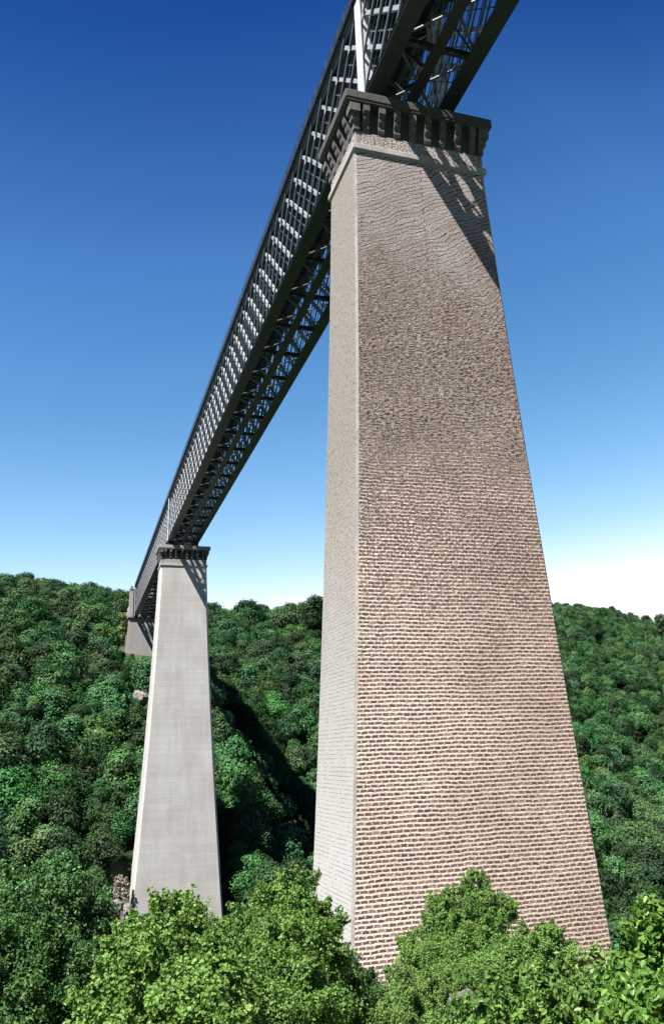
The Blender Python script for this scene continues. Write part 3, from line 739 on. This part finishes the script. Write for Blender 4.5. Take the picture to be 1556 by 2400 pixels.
sh('broadleaf_tree', 'dark green young tree at the lower left edge of the picture', 'tree',
   [(70, 2210, 75, 0), (150, 2270, 70, 0), (20, 2300, 80, 0), (110, 2350, 100, 0), (200, 2390, 70, 0), (30, 2420, 100, 0)], 26., B['dark'], .105, 1.0, .7, seed=5)
sh('broadleaf_tree', 'deep green tree left of the far pier foot, beside the dry pinkish scrub', 'tree',
   [(150, 2110, 62, 0), (85, 2150, 62, 0), (215, 2160, 55, 0), (40, 2090, 55, .05), (140, 2190, 75, 0), (235, 2220, 50, 0), (20, 2180, 60, 0)], 48., B['dark'], .18, 1.0, .7, seed=6)
sh('leafy_bush', 'pointed green shrub climbing highest against the brick coloured face of the near pier', 'shrub',
   [(1115, 2075, 38, 0), (1085, 2130, 52, 0), (1145, 2140, 50, 0), (1185, 2115, 24, 0), (1060, 2200, 65, 0), (1150, 2210, 70, 0), (1100, 2280, 80, -.03)], 26., B['weed'], .075, 1.15, .5, seed=7)
sh('leafy_bush', 'small leafy shoot standing left of the pointed shrub on the near pier face', 'shrub',
   [(1015, 2110, 24, 0), (1020, 2150, 24, 0), (1000, 2200, 34, 0), (960, 2215, 32, 0), (985, 2270, 48, 0)], 27., B['weed'], .07, 1.1, .5, seed=8)
sh('leafy_bush', 'grey green shrub below the right half of the near pier face', 'shrub',
   [(1290, 2190, 36, 0), (1245, 2220, 50, 0), (1310, 2240, 45, 0), (1200, 2270, 60, 0), (1280, 2290, 60, 0)], 22., B['weed'], .062, 1.1, .5, seed=9)
sh('weed_patch', 'low tangled weeds under the centre of the near pier', 'weeds',
   [(960, 2330, 60, 0), (1040, 2340, 60, 0), (1130, 2350, 70, 0), (930, 2400, 60, 0), (1010, 2420, 70, 0), (1100, 2440, 70, 0)], 15., B['weed'], .045, 1.1, .38, seed=10)
sh('bramble', 'glossy broad leaved bramble filling the bottom right of the picture', 'bramble',
   [(1240, 2330, 60, 0), (1330, 2320, 60, 0), (1180, 2370, 70, 0), (1410, 2340, 60, 0), (1290, 2400, 80, -.05), (1400, 2420, 80, -.05), (1180, 2450, 80, -.1), (1110, 2400, 60, 0)], 8., B['broad'], .058, 1.25, .55, seed=11, clump=6)
sh('bramble', 'sunlit broad leaved shoots at the right edge, tallest of the near plants', 'bramble',
   [(1540, 2150, 42, 0), (1500, 2210, 50, 0), (1560, 2230, 60, 0), (1480, 2290, 55, 0), (1545, 2320, 70, 0), (1470, 2370, 55, -.05), (1540, 2420, 80, -.1)], 6.5, B['broad'], .072, 1.1, .58, seed=12, clump=5)
sh('pale_bush', 'yellow green bush right of the near pier foot among the brambles', 'bush',
   [(1400, 2245, 35, 0), (1440, 2260, 38, 0), (1370, 2280, 40, 0), (1430, 2300, 45, 0)], 10., B['pale'], .10, .9, .6, seed=13, clump=6)
sh('dry_shrub', 'dry pinkish brown scrub beside the left foot of the far pier', 'shrub',
   [(283, 2075, 16, 0), (275, 2100, 15, 0), (290, 2105, 12, 0)], 192., B['dry'], .30, .9, .6, seed=14, stems=False)
sh('pale_bush', 'yellowish sunlit bushes beside the far abutment', 'bush',
   [(287, 1445, 9, 0), (292, 1462, 8, 0), (284, 1475, 9, 0), (291, 1490, 8, 0)], 318., B['pale'], .5, 1.2, .7, seed=15, stems=False)
print('near leaves', NL)

# taller trees breaking the skyline
RG = []
for j, (a, b, dist, s, k, lab) in enumerate([
  (12, 1345, 350, 1.25, 1, 'dark tree on the ridge line at the left edge'), (88, 1372, 365, .85, 2, 'small dark tree standing up from the left ridge'),
  (245, 1376, 355, 1.2, 0, 'rounded tree highest on the ridge just left of the bridge'), (582, 1405, 395, 1.35, 1, 'broad dark tree on the ridge between the two piers'),
  (676, 1408, 400, 1.15, 3, 'upright tree on the ridge right of the dip between the two piers'), (742, 1392, 400, 1.35, 2, 'tall tree on the ridge touching the left side of the near pier'),
  (1318, 1428, 640, 1.5, 0, 'rounded tree on the hazy ridge just right of the near pier'), (1541, 1436, 680, 1.7, 2, 'tallest tree on the hazy ridge at the right edge')]):
    p = at(a, b, dist); g = Hf(p[0], p[1]); hh = p[2]-g; s2 = max(s, min(hh/10.0, 2.3)); RG.append(round(hh, 1))
    put_tree(k, p[0], p[1], p[2]-10.0*s2, s2, j*1.1, lab, None)

# ------------------------------------------------------------------ rocks
def rock(name, label, c, r, seed, n=5):
    rng = random.Random(seed); bm = bmesh.new()
    for i in range(n):
        b2 = bmesh.ops.create_icosphere(bm, subdivisions=3, radius=1.)
        o = Vector((rng.uniform(-.6, .6)*r[0], rng.uniform(-.5, .5)*r[1], rng.uniform(-.5, .5)*r[2]))
        sc_ = rng.uniform(.45, .8); ph = [rng.random()*6 for _ in range(6)]
        for v in b2['verts']:
            p = v.co.copy(); q = 1+.16*math.sin(p.x*3+ph[0])*math.cos(p.y*3+ph[1])+.05*math.sin(p.z*7+ph[2]+p.x*4)
            p = Vector((round(p.x*q*2.6)/2.6*.6+p.x*q*.4, round(p.y*q*2.6)/2.6*.6+p.y*q*.4, round(p.z*q*3.)/3.*.6+p.z*q*.4))
            v.co = Vector((p.x*r[0]*sc_, p.y*r[1]*sc_, p.z*r[2]*sc_))+o
    me = D.meshes.new(name); bm.to_mesh(me); bm.free(); o = link(name, me, M['rock']); o.location = c
    tag(o, label, 'rock'); return o
p = at(288, 2126, 189); rock('rock_outcrop', 'pale rocks at the left foot of the far pier', (p[0], p[1], p[2]-1.5), (2.2, 2.5, 3.), 1)
p = at(340, 1628, 268); rock('rock_outcrop', 'grey rock face in the wood behind the left edge of the far pier', (p[0], p[1]+1, p[2]-1), (4., 3.5, 3.2), 2)
p = at(302, 1455, 320); rock('rock_outcrop', 'grey rock face beside the far abutment', (p[0], p[1], p[2]), (2.6, 3.5, 6.), 3)
for j, (a, b, dd, lab) in enumerate([(868, 2338, 47, 'lowest pale stone heaped at the near pier foot'), (852, 2318, 47, 'pale stone heaped at the left of the near pier foot'), (905, 2332, 46, 'pale stone heaped right at the near pier foot'), (1085, 2345, 12., 'brown stone lying among the weeds')]):
    p = at(a, b, dd); rock('stone', lab, p, (.55, .5, .35) if j < 3 else (.16, .14, .1), 10+j, 3)

# ------------------------------------------------------------------ air
if HAZE:
    o = MB().box(-4100, 4100, -4000, 4200, GMIN-1., max(GMAX+26., 20.)).build('haze', None); tag(o, kind='stuff')
    m = D.materials.new('haze'); m.use_nodes = True; nt = m.node_tree
    for n in list(nt.nodes):
        if n.type != 'OUTPUT_MATERIAL': nt.nodes.remove(n)
    pv = nt.nodes.new('ShaderNodeVolumePrincipled'); pv.inputs['Color'].default_value = (.80, .90, 1., 1); pv.inputs['Density'].default_value = HAZE; pv.inputs['Anisotropy'].default_value = .2
    nt.links.new(pv.outputs[0], nt.nodes['Material Output'].inputs['Volume']); o.data.materials.append(m)
